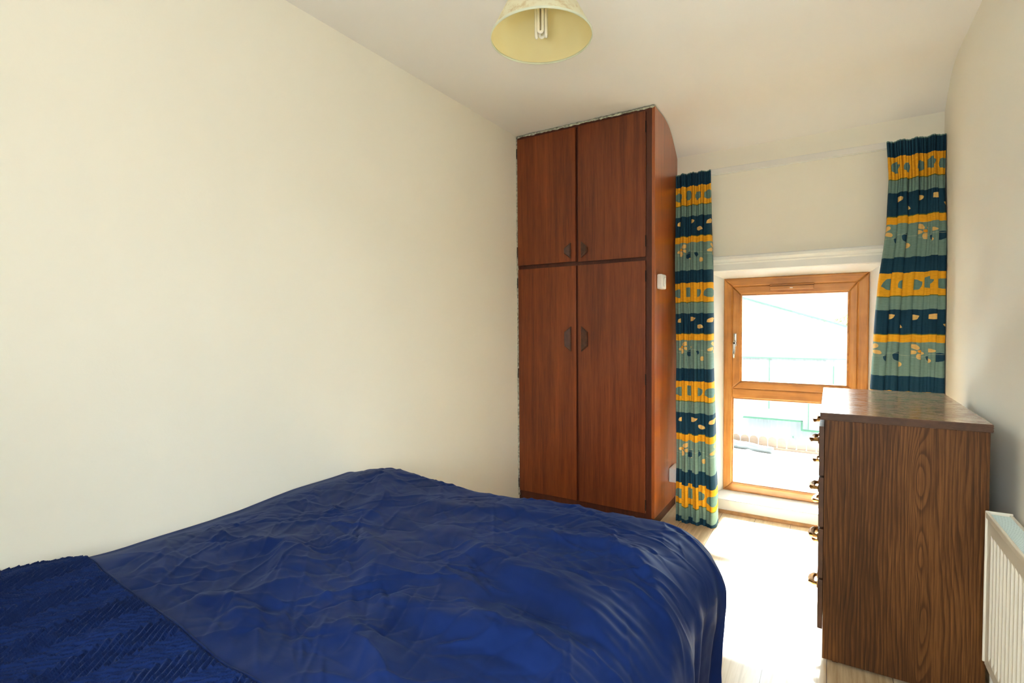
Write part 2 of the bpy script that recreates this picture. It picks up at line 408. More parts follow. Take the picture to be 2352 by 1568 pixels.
def vnoise(x, y, seed):
    """smooth value noise on arrays"""
    r = np.random.RandomState(seed).rand(64, 64)
    xi = np.floor(x).astype(int); yi = np.floor(y).astype(int); fx = x - xi; fy = y - yi
    fx = fx * fx * fx * (fx * (fx * 6 - 15) + 10); fy = fy * fy * fy * (fy * (fy * 6 - 15) + 10)
    g = lambda a, b: r[a % 64, b % 64]
    return (g(xi, yi) * (1 - fx) + g(xi + 1, yi) * fx) * (1 - fy) + (g(xi, yi + 1) * (1 - fx) + g(xi + 1, yi + 1) * fx) * fy - 0.5
def sstep(a, b, x):
    t = np.clip((x - a) / (b - a), 0, 1); return t * t * (3 - 2 * t)

XL, XR, YB, YR = -1.788, 0.487, 3.462, -0.55
ZC = 2.447
_ky = [3.02, 3.10, 3.17, 3.24, 3.30, 3.35, 3.40, 3.462, 3.53]; _kz = [2.447, 2.447, 2.443, 2.430, 2.406, 2.374, 2.335, 2.281, 2.215]
def _cr(a, b, c, d, t): return 0.5 * (2 * b + (c - a) * t + (2 * a - 5 * b + 4 * c - d) * t * t + (3 * b - a - 3 * c + d) * t ** 3)
cove = [(_cr(*_ky[i - 1:i + 3], t / 6), _cr(*_kz[i - 1:i + 3], t / 6)) for i in range(1, 7) for t in range(6)] + [(3.462, 2.281)]

# ------------------------------------------------------------------ room shell
tag(box('floor', XL - 0.1, XR + 0.1, YR - 0.25, YB + 0.2, -0.1, 0.0, MAT['floor']), kind='structure')
bm = bmesh.new()
prof = [(YR - 0.25, ZC)] + cove + [(YB, 2.6), (YR - 0.25, 2.6)]
prism(bm, [(XL, y, z) for y, z in prof], (XR - XL, 0, 0))
cl = tag(finish('ceiling', bm, MAT['ceiling']), kind='structure')
for p in cl.data.polygons: p.use_smooth = abs(p.normal.x) < 0.5 and p.center.z < 2.5
cl.data.set_sharp_from_angle(angle=math.radians(35))
tag(box('wall_left', XL - 0.12, XL, YR - 0.25, YB + 0.2, 0, 2.6, MAT['wall']), kind='structure')
tag(box('wall_right', XR, XR + 0.12, YR - 0.25, YB + 0.2, 0, 2.6, MAT['wall']), kind='structure')

# back wall with splayed window opening
FX0, FX1, FZ0, FZ1, YF = -0.597, 0.187, 0.099, 1.490, 3.600     # frame outline
OX0, OX1, OZ0, OZ1 = -0.665, 0.245, 0.070, 1.522                 # opening in the wall face
def ring_wall(bm, y0, y1, outer, inner0, inner1):
    (ax0, ax1, az0, az1) = outer
    def rect(x0, x1, z0, z1, y): return [bm.verts.new(p) for p in ((x0, y, z0), (x1, y, z0), (x1, y, z1), (x0, y, z1))]
    A = rect(*outer, y0); B = rect(*inner0, y0); C = rect(*inner1, y1); D = rect(*outer, y1)
    for P, Q in ((A, B), (B, C), (C, D), (D, A)):
        for i in range(4): bm.faces.new((P[i], P[(i + 1) % 4], Q[(i + 1) % 4], Q[i]))
bm = bmesh.new()
ring_wall(bm, YB, 3.62, (XL, XR, 0, 2.5), (OX0, OX1, OZ0, OZ1), (FX0 + 0.004, FX1 - 0.004, FZ0 + 0.004, FZ1 - 0.004))
ob = finish('wall_back', bm, MAT['wall']); tag(ob, kind='structure')
ob.data.materials.append(MAT['white'])
for p in ob.data.polygons:       # painted reveal faces
    c = p.center
    if YB + 0.01 < c.y < 3.61 and OX0 - 0.01 < c.x < OX1 + 0.01 and OZ0 - 0.01 < c.z < OZ1 + 0.01: p.material_index = 1
bm = bmesh.new()
ring_wall(bm, 3.62, 3.74, (XL - 0.1, XR + 0.1, -0.1, 2.6), (FX0 + 0.02, FX1 - 0.02, FZ0 + 0.02, FZ1 - 0.02), (FX0 - 0.02, FX1 + 0.02, FZ0 - 0.02, FZ1 + 0.02))
tag(finish('wall_outer', bm, plain('grey_render', (140, 138, 132), 0.9, bmp=0.3)), kind='structure')
# rear wall with an added, unseen window made for the fill light
RX0, RX1, RZ0, RZ1 = -0.5, 0.35, 0.8, 2.1
bm = bmesh.new(); ring_wall(bm, YR - 0.15, YR, (XL, XR, 0, 2.5), (RX0, RX1, RZ0, RZ1), (RX0, RX1, RZ0, RZ1))
tag(finish('wall_rear', bm, MAT['wall']), kind='structure')
w2 = empty('added_rear_window', ((RX0 + RX1) / 2, YR - 0.09, RZ0), kind='structure')
bm = bmesh.new()
for a in ((RX0, RX0 + .05, RZ0, RZ1), (RX1 - .05, RX1, RZ0, RZ1), (RX0 + .05, RX1 - .05, RZ0, RZ0 + .05), (RX0 + .05, RX1 - .05, RZ1 - .05, RZ1), (-0.105, -0.045, RZ0 + .05, RZ1 - .05)):
    bx(bm, a[0], a[1], YR - 0.12, YR - 0.06, a[2], a[3], 0.004)
finish('added_window_frame', bm, MAT['gold_x'], w2)
# sill: white boxed sill with a rounded nose
bm = bmesh.new()
prism(bm, [(-0.69, YB - 0.012, 0.0), (-0.69, YB - 0.012, 0.078), (-0.69, YB - 0.008, 0.084), (-0.69, 3.598, 0.098), (-0.69, 3.598, 0.0)], (0.69 + 0.27, 0, 0))
tag(finish('trim_1', bm, MAT['white']), kind='structure')
# quarter-round wooden bead where the sill meets the floor
bm = bmesh.new()
pr = [(YB - 0.012, 0.0)] + [(YB - 0.012 - 0.018 * math.cos(a), 0.018 * math.sin(a)) for a in [k * PI / 12 for k in range(7)]]
prism(bm, [(-0.70, y, z) for y, z in pr], (1.0, 0, 0))
tag(finish('trim_2', bm, plain('beech_bead', (176, 132, 86), 0.5, var=0.1, nscale=30)), kind='structure')
# moulded white head trim above the window
bm = bmesh.new()
pf = [(0, 1.523), (0.012, 1.523), (0.016, 1.528), (0.016, 1.566), (0.022, 1.574), (0.022, 1.580), (0.028, 1.590), (0.034, 1.596), (0.034, 1.612), (0.030, 1.618), (0, 1.618)]
prism(bm, [(-0.72, YB - d, z) for d, z in pf], (1.03, 0, 0))
tag(finish('trim_3', bm, MAT['white']), kind='structure')

# ------------------------------------------------------------------ window unit
win = empty('window_1', ((FX0 + FX1) / 2, YF, FZ0), kind='structure')
def frame_ring(name, x0, x1, z0, z1, wl, wr, wb, wt, y0, y1, parent, bev=0.006):
    """mitred frame of four members in one mesh, stepped moulding on the room side"""
    bm = bmesh.new()
    segs = [('z', [(x0, z0), (x0, z1), (x0 + wl, z1 - wt), (x0 + wl, z0 + wb)]), ('z', [(x1, z0), (x1 - wr, z0 + wb), (x1 - wr, z1 - wt), (x1, z1)]),
            ('x', [(x0, z0), (x0 + wl, z0 + wb), (x1 - wr, z0 + wb), (x1, z0)]), ('x', [(x0, z1), (x1, z1), (x1 - wr, z1 - wt), (x0 + wl, z1 - wt)])]
    for ax, pts in segs:
        fs = prism(bm, [(a, y0, b) for a, b in pts], (0, y1 - y0, 0))
        k = len(bm.faces)
        es = [e for e in fs[0].edges]
        bmesh.ops.bevel(bm, geom=es, offset=bev, segments=2, affect='EDGES', profile=0.4)
    o = finish(name, bm, MAT['gold_x'], parent)
    o.data.materials.append(MAT['gold_z'])
    ox = parent.location.x; oz = parent.location.z
    for p in o.data.polygons:
        c = p.center; X = c.x + ox; Z = c.z + oz
        dx = min(abs(X - x0), abs(X - x1)); dz = min(abs(Z - z0), abs(Z - z1))
        if dx < dz: p.material_index = 1
    return o
frame_ring('frame', FX0, FX1, FZ0, FZ1, 0.052, 0.056, 0.054, 0.055, YF, YF + 0.07, win, 0.008)
bm = bmesh.new(); bx(bm, FX0 + 0.052, FX1 - 0.056, YF + 0.004, YF + 0.07, 0.714, 0.776, 0.007); finish('transom', bm, MAT['gold_x'], win)
sash = frame_ring('sash', FX0 + 0.050, FX1 - 0.054, 0.774, 1.437, 0.050, 0.042, 0.046, 0.053, YF + 0.006, YF + 0.066, win, 0.006)
# glazing beads
def bead(name, x0, x1, z0, z1, y, parent):
    bm = bmesh.new(); w = 0.010
    for a in ((x0, x0 + w, z0, z1), (x1 - w, x1, z0, z1), (x0 + w, x1 - w, z0, z0 + w), (x0 + w, x1 - w, z1 - w, z1)):
        bx(bm, a[0], a[1], y, y + 0.02, a[2], a[3], 0.003)
    return finish(name, bm, MAT['gold_x'], parent)
bead('glazing_bead', -0.499, 0.092, 0.818, 1.386, YF + 0.012, win)
bead('glazing_bead', -0.547, 0.133, 0.150, 0.716, YF + 0.012, win)
box('glass_pane', -0.50, 0.093, YF + 0.034, YF + 0.038, 0.817, 1.387, MAT['glass'], win)
box('glass_pane', -0.548, 0.134, YF + 0.034, YF + 0.038, 0.149, 0.717, MAT['glass'], win)
bm = bmesh.new(); bx(bm, -0.327, -0.088, YF - 0.024, YF + 0.012, 1.404, 1.426, 0.003); bx(bm, -0.327, -0.088, YF - 0.012, YF + 0.012, 1.430, 1.438, 0.002)
vent = finish('trickle_vent', bm, MAT['gold_x'], win)
bm = bmesh.new(); bx(bm, -0.217, -0.199, YF - 0.026, YF - 0.010, 1.411, 1.417, 0.003); finish('vent_knob', bm, MAT['plastic'], vent)
# cockspur / espag handle
bm = bmesh.new()
bx(bm, -0.537, -0.517, YF - 0.006, YF + 0.010, 1.050, 1.135, 0.006, 3)
tube(bm, [(-0.527, YF + 0.004, 1.072), (-0.527, YF - 0.036, 1.072)], 0.009)
tube(bm, [(-0.527, YF - 0.036, 1.086), (-0.527, YF - 0.040, 1.06), (-0.529, YF - 0.042, 1.01), (-0.530, YF - 0.038, 0.975)], [0.008, 0.0095, 0.008, 0.006])
hd = finish('handle', bm, MAT['steel'], win, True)
bm = bmesh.new(); tube(bm, [(-0.527, YF - 0.044, 1.072), (-0.527, YF - 0.050, 1.072)], 0.0055); finish('lock_button', bm, MAT['black'], hd)

# ------------------------------------------------------------------ built-in wardrobe
WX, WF = -0.864, 2.957
wd = empty('wardrobe', ((XL + WX) / 2, WF, 0), 'tall built-in mahogany wardrobe with four doors in the corner beside the window', 'wardrobe')
sidep = [(WF, 0.0), (WF, 2.436)] + [(y, z - 0.012) for y, z in cove[:-1]] + [(YB - 0.003, 2.268), (YB - 0.003, 0.0)]
sidep = [(WF, 0.06), (WF, 2.436)] + [(y, z - 0.011) for y, z in cove[:-1]] + [(YB - 0.003, 2.270), (YB - 0.003, 0.06)]
bm = bmesh.new(); prism(bm, [(WX - 0.018, y, z) for y, z in sidep], (0.018, 0, 0)); finish('side_panel', bm, MAT['mahog_side'], wd)
box('side_plinth', WX - 0.03, WX - 0.006, WF + 0.02, YB - 0.003, 0, 0.062, MAT['mahog_frame'], wd)
# front frame: stiles, rails, carcass behind the doors
box('stile', WX - 0.050, WX - 0.0175, WF - 0.001, WF + 0.022, 0.0, 2.434, MAT['mahog_frame'], wd, 0.001)
box('stile', XL + 0.004, XL + 0.020, WF + 0.004, WF + 0.022, 0.0, 2.434, MAT['mahog_frame'], wd)
box('centre_stile', -1.385, -1.315, WF + 0.012, WF + 0.030, 0.0, 2.430, MAT['mahog_frame'], wd)
box('middle_rail', XL + 0.02, WX - 0.05, WF + 0.013, WF + 0.031, 1.53, 1.63, MAT['mahog_frame'], wd)
box('top_rail', XL + 0.004, WX - 0.018, WF + 0.002, WF + 0.024, 2.415, 2.437, MAT['mahog_frame'], wd)
box('plinth', XL + 0.02, WX - 0.05, WF + 0.01, WF + 0.03, 0.0, 0.08, MAT['mahog_frame'], wd)
box('back_panel', XL + 0.02, WX - 0.02, YB - 0.02, YB - 0.006, 0.06, 2.25, MAT['mahog_frame'], wd)
doors = [('upper left', XL + 0.010, -1.3585, 1.592, 2.418, 'mahog_b'), ('upper right', -1.340, -0.9155, 1.588, 2.420, 'mahog_a'),
         ('lower left', XL + 0.012, -1.3565, 0.085, 1.566, 'mahog_b'), ('lower right', -1.3435, -0.9165, 0.085, 1.566, 'mahog_a')]
for nm, x0, x1, z0, z1, mk in doors:
    bm = bmesh.new(); bx(bm, x0, x1, WF - 0.008, WF + 0.011, z0, z1, 0.0015)
    d = finish('door', bm, MAT[mk], wd)
    left = 'left' in nm; xs = -1.389 if left else -1.318; sg = -1 if left else 1
    zc, h, wdt = (1.660, 0.098, 0.042) if 'upper' in nm else (1.108, 0.156, 0.042)
    # trapezoid grip: long edge by the gap, raised and tapering to the outer edge
    bm = bmesh.new()
    k = 0.034
    pts = [(0, -h / 2), (0, h / 2), (wdt, h / 2 - k), (wdt, -h / 2 + k)]
    ins = [(0.004, -h / 2 + 0.010), (0.004, h / 2 - 0.010), (wdt - 0.005, h / 2 - k - 0.003), (wdt - 0.005, -h / 2 + k + 0.003)]
    a = [bm.verts.new((xs + sg * p, WF - 0.0075, zc + q)) for p, q in pts]
    b1 = [bm.verts.new((xs + sg * p, WF - (0.016 if i < 2 else 0.022), zc + q)) for i, (p, q) in enumerate(pts)]
    b2 = [bm.verts.new((xs + sg * p, WF - (0.021 if i < 2 else 0.029), zc + q)) for i, (p, q) in enumerate(ins)]
    bm.faces.new(a)
    for P, Q in ((a, b1), (b1, b2)):
        for i in range(4): bm.faces.new((P[i], P[(i + 1) % 4], Q[(i + 1) % 4], Q[i]))
    bm.faces.new(b2)
    finish('handle', bm, MAT['handle_wood'], d)
    hx = XL + 0.008 if left else -0.914
    if nm == 'lower left': hx = XL + 0.009
    for zz in ((z0 + 0.09, z1 - 0.09) if 'upper' in nm else (z0 + 0.05, (z0 + z1) / 2 + .05, z1 - 0.09)):
        bm = bmesh.new(); tube(bm, [(hx, WF - 0.010, zz - 0.032), (hx, WF - 0.010, zz + 0.032)], 0.003, 8); finish('hinge', bm, MAT['black'], d)
# flaking filler along the ceiling and the left wall
def ragged(name, pts, w, parent):
    bm = bmesh.new()
    for (p, q) in pts:
        p, q = Vector(p), Vector(q); n = int((q - p).length / 0.012); prev = None
        for i in range(n + 1):
            c = p.lerp(q, i / n); r = w * (0.45 + random.random() * 0.75)
            c = c + Vector((0, -0.003 * random.random(), 0))
            d = (q - p).normalized(); s = Vector((0, 0, 1)) if abs(d.z) < .5 else Vector((1, 0, 0))
            ring = [bm.verts.new(c + s * r * math.cos(t) + Vector((0, 1, 0)) * r * 0.8 * math.sin(t)) for t in (0, PI / 2, PI, 3 * PI / 2)]
            if prev:
                for k in range(4): bm.faces.new((prev[k], prev[(k + 1) % 4], ring[(k + 1) % 4], ring[k]))
            else: bm.faces.new(ring[::-1])
            prev = ring
        bm.faces.new(prev)
    return finish(name, bm, MAT['caulk'], parent)
ragged('filler_bead', [((XL + 0.004, WF - 0.002, 2.438), (WX, WF - 0.002, 2.438)), ((XL + 0.005, WF - 0.002, 0.05), (XL + 0.005, WF - 0.002, 2.437))], 0.008, wd)

# switch and socket on the wardrobe side
sw = empty('light_switch', (WX, 3.036, 1.446), 'small white rounded switch box high on the wardrobe side', 'switch')
bm = bmesh.new(); bx(bm, WX + 0.001, WX + 0.034, 2.992, 3.080, 1.402, 1.488, 0.008, 3); finish('box', bm, MAT['plastic'], sw, False)
bm = bmesh.new(); bx(bm, WX + 0.032, WX + 0.041, 3.022, 3.048, 1.418, 1.470, 0.006, 3); finish('rocker', bm, MAT['plastic'], sw)
so = empty('wall_socket', (WX, 3.340, 0.24), 'white double socket box low on the wardrobe side beside the curtain', 'socket')
bm = bmesh.new(); bx(bm, WX + 0.001, WX + 0.036, 3.268, 3.414, 0.197, 0.283, 0.003); finish('back_box', bm, MAT['plastic'], so)
bm = bmesh.new(); bx(bm, WX + 0.036, WX + 0.044, 3.267, 3.415, 0.196, 0.284, 0.003); fp = finish('face_plate', bm, MAT['plastic'], so)
for yy in (3.318, 3.364):
    bm = bmesh.new(); bx(bm, WX + 0.043, WX + 0.049, yy - 0.006, yy + 0.006, 0.254, 0.272, 0.002); finish('rocker', bm, MAT['plastic'], fp)
for yy in (3.303, 3.379):
    bm = bmesh.new()
    bx(bm, WX + 0.0435, WX + 0.0446, yy - 0.002, yy + 0.002, 0.236, 0.246); bx(bm, WX + 0.0435, WX + 0.0446, yy - 0.014, yy - 0.008, 0.214, 0.218); bx(bm, WX + 0.0435, WX + 0.0446, yy + 0.008, yy + 0.014, 0.214, 0.218)
    finish('socket_hole', bm, MAT['black'], fp)

# ------------------------------------------------------------------ curtain rail and curtains
rail = empty('curtain_rail', (-0.2, YB - 0.02, 2.15), 'long white flat curtain rail batten above the window', 'curtain rail')
box('batten', -0.855, 0.470, YB - 0.022, YB, 2.128, 2.166, MAT['white'], rail, 0.002)
bm = bmesh.new(); bx(bm, -0.845, 0.462, YB - 0.030, YB - 0.021, 2.129, 2.163, 0.003); finish('track', bm, MAT['plastic'], rail)

def curtain(name, label, top_x, keys, Wc, nf, ng, seed, zbot, lean, yc0, u_off):
    """keys: list of (z, x_left, x_right, y_centre, amplitude)"""
    t = empty(name, ((top_x[0] + top_x[1]) / 2, yc0, zbot), label, 'curtain')
    nu, nv = 420, 420
    u = np.linspace(0, 1, nu); s = np.linspace(0, 1, nv) ** 1.0
    zt = 2.148
    Z = zt - s * (zt - zbot)
    kz = np.array([k[0] for k in keys])[::-1]
    f = lambda i: np.interp(Z, kz, np.array([k[i] for k in keys])[::-1])
    xl, xr, yc, am = f(1), f(2), f(3), f(4)
    U, Zg = np.meshgrid(u, Z)
    r = np.random.RandomState(seed)
    # pleats: broad crests towards the room, narrow valleys, irregular widths
    kn = np.concatenate([[0], np.cumsum(r.uniform(0.55, 1.5, nf))]); kn = kn / kn[-1]
    Uw = U + 0.012 * np.sin(Zg * 2.1 + U * 7 + seed) * np.sin(PI * U)
    cnt = np.interp(Uw, kn, np.arange(nf + 1)); fr = cnt % 1.0
    ampk = r.uniform(0.6, 1.25, nf + 1)[np.clip(cnt.astype(int), 0, nf)]
    ph = 2 * PI * cnt
    crest = np.abs(np.sin(PI * fr)) ** 0.45
    fold = (1 - 2 * crest) * ampk + 0.12 * np.sin(4 * PI * cnt + seed)
    sx = 0.9 * (fr - 0.5) * np.abs(np.sin(2 * PI * fr)) * ampk
    hid = 0.015
    utex = U * Wc + hid * (np.floor(cnt) + sstep(0.93, 1.0, fr)) + u_off
    gath = np.sin(2 * PI * ng * (U + 0.008 * np.sin(2 * PI * U * 5))) + 0.4 * np.sin(2 * PI * ng * 0.37 * U + 2)
    hd = 1 - sstep(0.08, 0.20, zt - Zg)   # header zone
    hd2 = 1 - sstep(0.08, 0.42, zt - Zg)
    A = am[:, None] * 1.7
    grow = sstep(0.06, 0.5, zt - Zg)
    val = np.exp(-(np.minimum(fr, 1 - fr) / 0.07) ** 2)
    Y = yc[:, None] - 0.022 + A * grow * fold + (0.006 + 0.024 * grow) * val + 0.007 * hd2 * gath
    wpx = (xr - xl)[:, None]
    X = xl[:, None] + wpx * U + A * grow * sx + 0.0025 * hd2 * np.cos(2 * PI * ng * U)
    X = X + 0.004 * vnoise(U * 9, Zg * 5, seed + 3) * grow
    Y = Y + 0.010 * vnoise(U * 6, Zg * 6, seed + 5) * grow
    # gathering tape pinch just under the header
    pin = np.exp(-((zt - Zg - 0.085) / 0.012) ** 2); Y = Y - 0.003 * pin * np.sin(2 * PI * ng * U)
    Zw = Zg + 0.004 * np.sin(U * 23 + seed) * (1 - s[:, None]) + (-0.010 + 0.012 * np.sin(ph * 0.5)) * sstep(0.6, 1, s)[:, None]
    Zw = np.maximum(Zw, 0.004)
    X = np.clip(X, WX + 0.006, XR - 0.003); Y = np.minimum(Y, YB - 0.036)
    P = np.stack([X, Y, Zw], -1)
    uv = np.stack([utex, (zt - 0.085 - Zg)], -1)
    o = grid_mesh('cloth', P, MAT['curtain'], t, uv)
    sol = o.modifiers.new('thickness', 'SOLIDIFY'); sol.thickness = 0.0016; sol.offset = 0
    # heading tape along the back of the top edge
    k = 2
    tp = P[0:16, :, :].copy(); tp[:, :, 1] = np.minimum(tp[:, :, 1] + 0.004, YB - 0.0235)
    h = grid_mesh('heading_tape', tp[:, ::2], plain('heading_tape_cloth', (120, 150, 146), 0.8), t)
    h.modifiers.new('thickness', 'SOLIDIFY').thickness = 0.001
    # rail hooks
    for i in range(5):
        a = int((0.08 + 0.21 * i) * (nu - 1)); p = P[3, a]
        bm = bmesh.new(); tube(bm, [(p[0], YB - 0.030, 2.143), (p[0], (p[1] + YB - 0.030) / 2, 2.155), (p[0], p[1] + 0.004, 2.135)], 0.0018, 8)
        finish('hook', bm, MAT['plastic'], t)
    return t
curtain('curtain', 'narrow gathered yellow and teal banded curtain hanging to the floor beside the wardrobe', (-0.86, -0.64),
        [(2.148, -0.856, -0.645, 3.405, 0.010), (1.95, -0.852, -0.640, 3.392, 0.014), (1.5, -0.845, -0.630, 3.372, 0.018), (1.0, -0.825, -0.618, 3.335, 0.020),
         (0.5, -0.808, -0.592, 3.275, 0.022), (0.0, -0.788, -0.560, 3.185, 0.026)], 0.30, 6, 17, 3, 0.006, 0, 3.38, 0.02)
curtain('curtain', 'wide gathered yellow and teal banded curtain hanging behind the chest of drawers', (0.24, 0.48),
        [(2.148, 0.238, 0.482, 3.405, 0.010), (1.95, 0.250, 0.480, 3.395, 0.018), (1.70, 0.246, 0.480, 3.385, 0.024), (1.4, 0.214, 0.479, 3.375, 0.027),
         (0.85, 0.186, 0.478, 3.360, 0.028), (0.0, 0.165, 0.478, 3.330, 0.030)], 0.42, 7, 19, 8, 0.006, 0, 3.38, 0.10)

# ------------------------------------------------------------------ chest of drawers
CX0, CX1, CY0, CY1 = -0.014, 0.418, 2.092, 2.900
ch = empty('chest_of_drawers', ((CX0 + CX1) / 2, (CY0 + CY1) / 2, 0), 'tall walnut laminate chest of four drawers by the right wall', 'chest of drawers')
bm = bmesh.new(); bx(bm, CX0, CX1, CY0, CY0 + 0.018, 0.012, 0.860, 0.0008); finish('side_panel', bm, MAT['walnut_side'], ch)
bm = bmesh.new(); bx(bm, CX0, CX1, CY1 - 0.018, CY1, 0.012, 0.860, 0.0008); finish('side_panel', bm, MAT['walnut_side'], ch)
box('back_panel', CX1 - 0.012, CX1 - 0.004, CY0 + 0.018, CY1 - 0.018, 0.03, 0.86, MAT['walnut'], ch)
box('plinth', CX0 + 0.03, CX0 + 0.048, CY0 + 0.018, CY1 - 0.018, 0.0, 0.10, MAT['walnut'], ch)
for y in (CY0 + 0.03, CY1 - 0.06):
    for x in (CX0 + 0.012, CX1 - 0.05): box('foot', x, x + 0.03, y, y + 0.03, 0.0, 0.03, MAT['black'], ch)
bm = bmesh.new()
bx(bm, -0.028, 0.424, CY0 - 0.003, CY1 + 0.005, 0.860, 0.8855, 0.0015)
tp = finish('top', bm, MAT['walnut_top'], ch); tp.data.materials.append(MAT['edge'])
for p in tp.data.polygons:
    if abs(p.normal.z) < 0.9: p.material_index = 1
bm = bmesh.new()
for z in (0.8645, 0.8735, 0.8795): bx(bm, -0.0285, 0.4245, CY0 - 0.0045, CY0 - 0.002, z, z + 0.0035, 0.0008)
finish('edge_moulding', bm, MAT['edge'], tp)
zs = [(0.662, 0.836), (0.480, 0.655), (0.297, 0.472), (0.115, 0.290)]
for i, (z0, z1) in enumerate(zs):
    bm = bmesh.new(); bx(bm, -0.031, -0.015, CY0 + 0.001, CY1 - 0.001, z0, z1, 0.0015)
    d = finish('drawer', bm, MAT['edge'], ch)
    bm = bmesh.new(); bx(bm, -0.012, 0.38, CY0 + 0.024, CY1 - 0.024, z0 + 0.01, z1 - 0.03); finish('drawer_box', bm, MAT['walnut'], d)
    zc = (z0 + z1) / 2 + 0.012
    for yc in (2.27, 2.72):
        bm = bmesh.new()
        for s in (-1, 1):
            bx(bm, -0.036, -0.031, yc + s * 0.040 - 0.010, yc + s * 0.040 + 0.010, zc - 0.013, zc + 0.013, 0.002)      # rosettes
        pth = [(-0.033, yc - 0.040, zc), (-0.046, yc - 0.036, zc), (-0.054, yc - 0.022, zc - 0.004), (-0.056, yc, zc - 0.006), (-0.054, yc + 0.022, zc - 0.004), (-0.046, yc + 0.036, zc), (-0.033, yc + 0.040, zc)]
        tube(bm, pth, [0.006, 0.008, 0.0105, 0.0115, 0.0105, 0.008, 0.006], 8)
        finish('pull_handle', bm, MAT['brass'], d)

# ------------------------------------------------------------------ radiator
RY0, RY1 = 0.95, 2.040
ra = empty('radiator', (0.44, (RY0 + RY1) / 2, 0.10), 'white ribbed panel radiator on the right wall beside the chest', 'radiator')
def ribbed(xf, sgn, z0, z1):
    bm = bmesh.new(); n = int((RY1 - RY0 - 0.03) / 0.0333); y = RY0 + 0.015; prof = []
    pts = [(RY0 + 0.004, 0.0)]
    for i in range(n):
        a = RY0 + 0.015 + i * 0.0333
        pts += [(a, 0.0), (a + 0.003, 0.005), (a + 0.006, 0.006), (a + 0.024, 0.006), (a + 0.027, 0.005), (a + 0.030, 0.0)]
    pts.append((RY1 - 0.004, 0.0))
    zz = [(z0, 0), (z0 + 0.03, 0), (z0 + 0.045, 1), (z1 - 0.062, 1), (z1 - 0.047, 0), (z1, 0)]
    G = [[bm.verts.new((xf + sgn * d * m, yy, z)) for yy, d in pts] for z, m in zz]
    for r0_, r1_ in zip(G, G[1:]):
        for k in range(len(pts) - 1): bm.faces.new((r0_[k], r0_[k + 1], r1_[k + 1], r1_[k]))
    return bm
finish('front_panel', ribbed(0.404, 1, 0.170, 0.622), MAT['radiator'], ra)
finish('back_panel', ribbed(0.458, -1, 0.170, 0.622), MAT['radiator'], ra)
bm = bmesh.new()      # top frame: two long edges
bx(bm, 0.3995, 0.4075, RY0, RY1 - 0.002, 0.612, 0.632, 0.003); bx(bm, 0.452, 0.459, RY0, RY1 - 0.002, 0.612, 0.632, 0.003)
finish('top_frame', bm, MAT['radiator'], ra)
bm = bmesh.new(); y = RY0 + 0.01
while y < RY1 - 0.012:
    bx(bm, 0.407, 0.452, y, y + 0.0035, 0.617, 0.628); y += 0.0085
bx(bm, 0.407, 0.452, RY0 + 0.005, RY1 - 0.006, 0.612, 0.618)
finish('top_grille', bm, MAT['grille'], ra)
for ya in (RY0 - 0.001, RY1 - 0.004):
    bm = bmesh.new(); bx(bm, 0.399, 0.4605, ya, ya + 0.005, 0.175, 0.634, 0.002); finish('end_cap', bm, MAT['radiator'], ra)
for y in (RY0 + 0.15, RY1 - 0.15):
    bm = bmesh.new(); bx(bm, 0.455, XR, y, y + 0.03, 0.22, 0.56, 0.002); finish('wall_bracket', bm, MAT['radiator'], ra)
for y in (RY0 - 0.022, RY1 + 0.020):
    bm = bmesh.new(); s = 1 if y > RY1 else -1
    tube(bm, [(0.43, y - s * 0.022, 0.205), (0.43, y, 0.205), (0.43, y, 0.19), (0.43, y, 0.0)], [0.009, 0.011, 0.010, 0.0075], 12); finish('pipe', bm, MAT['plastic'], ra)

# ------------------------------------------------------------------ pendant lamp
LX, LY, LZ = -0.742, 1.375, 2.05
lamp = empty('pendant_lamp', (LX, LY, ZC), 'cream cone shaded pendant lamp hanging from the ceiling', 'lamp')
m, nt, b = mat_base('parchment_shade')
tc = N(nt, 'ShaderNodeNewGeometry')
sp = noise(nt, objco(nt), 30, 5, 0.7); stain = ramp(nt, sp, [(0.35, lin((206, 190, 150))), (0.5, lin((232, 232, 205)))])
inner = ramp(nt, noise(nt, objco(nt), 6, 3), [(0.35, lin((236, 220, 156))), (0.65, lin((240, 230, 176)))])
nt.links.new(mixc(nt, tc.outputs['Backfacing'], stain, inner), b.inputs['Base Color'])
b.inputs['Roughness'].default_value = 0.6
tr = N(nt, 'ShaderNodeBsdfTranslucent'); tr.inputs[0].default_value = lin((236, 214, 150))
mx = N(nt, 'ShaderNodeMixShader'); mx.inputs[0].default_value = 0.22
out = [n for n in nt.nodes if n.type == 'OUTPUT_MATERIAL'][0]
nt.links.new(b.outputs[0], mx.inputs[1]); nt.links.new(tr.outputs[0], mx.inputs[2]); nt.links.new(mx.outputs[0], out.inputs[0])
MAT['shade'] = m
n = 96; prof = [(0.150, 0.0), (0.1505, 0.004), (0.1485, 0.008), (0.046, 0.205), (0.044, 0.208)]
rows = []
for (r_, z_) in prof[:3] + [(0.1485 + (0.046 - 0.1485) * k / 10, 0.008 + 0.197 * k / 10) for k in range(1, 11)]:
    rows.append([(LX + r_ * math.cos(2 * PI * k / n), LY + r_ * math.sin(2 * PI * k / n), LZ + z_) for k in range(n + 1)])
sh = grid_mesh('lamp_shade', np.array(rows), MAT['shade'], lamp, flip=True)
bm = bmesh.new()
lathe(bm, [(0.1488, -0.0008), (0.1512, -0.0008), (0.1516, 0.005), (0.1492, 0.0055)], (LX, LY, LZ), 96, True)
finish('rim', bm, plain('rim_binding', (222, 226, 200), 0.5), sh, True)
bm = bmesh.new()
lathe(bm, [(0.018, 0.20), (0.022, 0.20), (0.022, 0.206), (0.018, 0.206)], (LX, LY, LZ), 32, True)
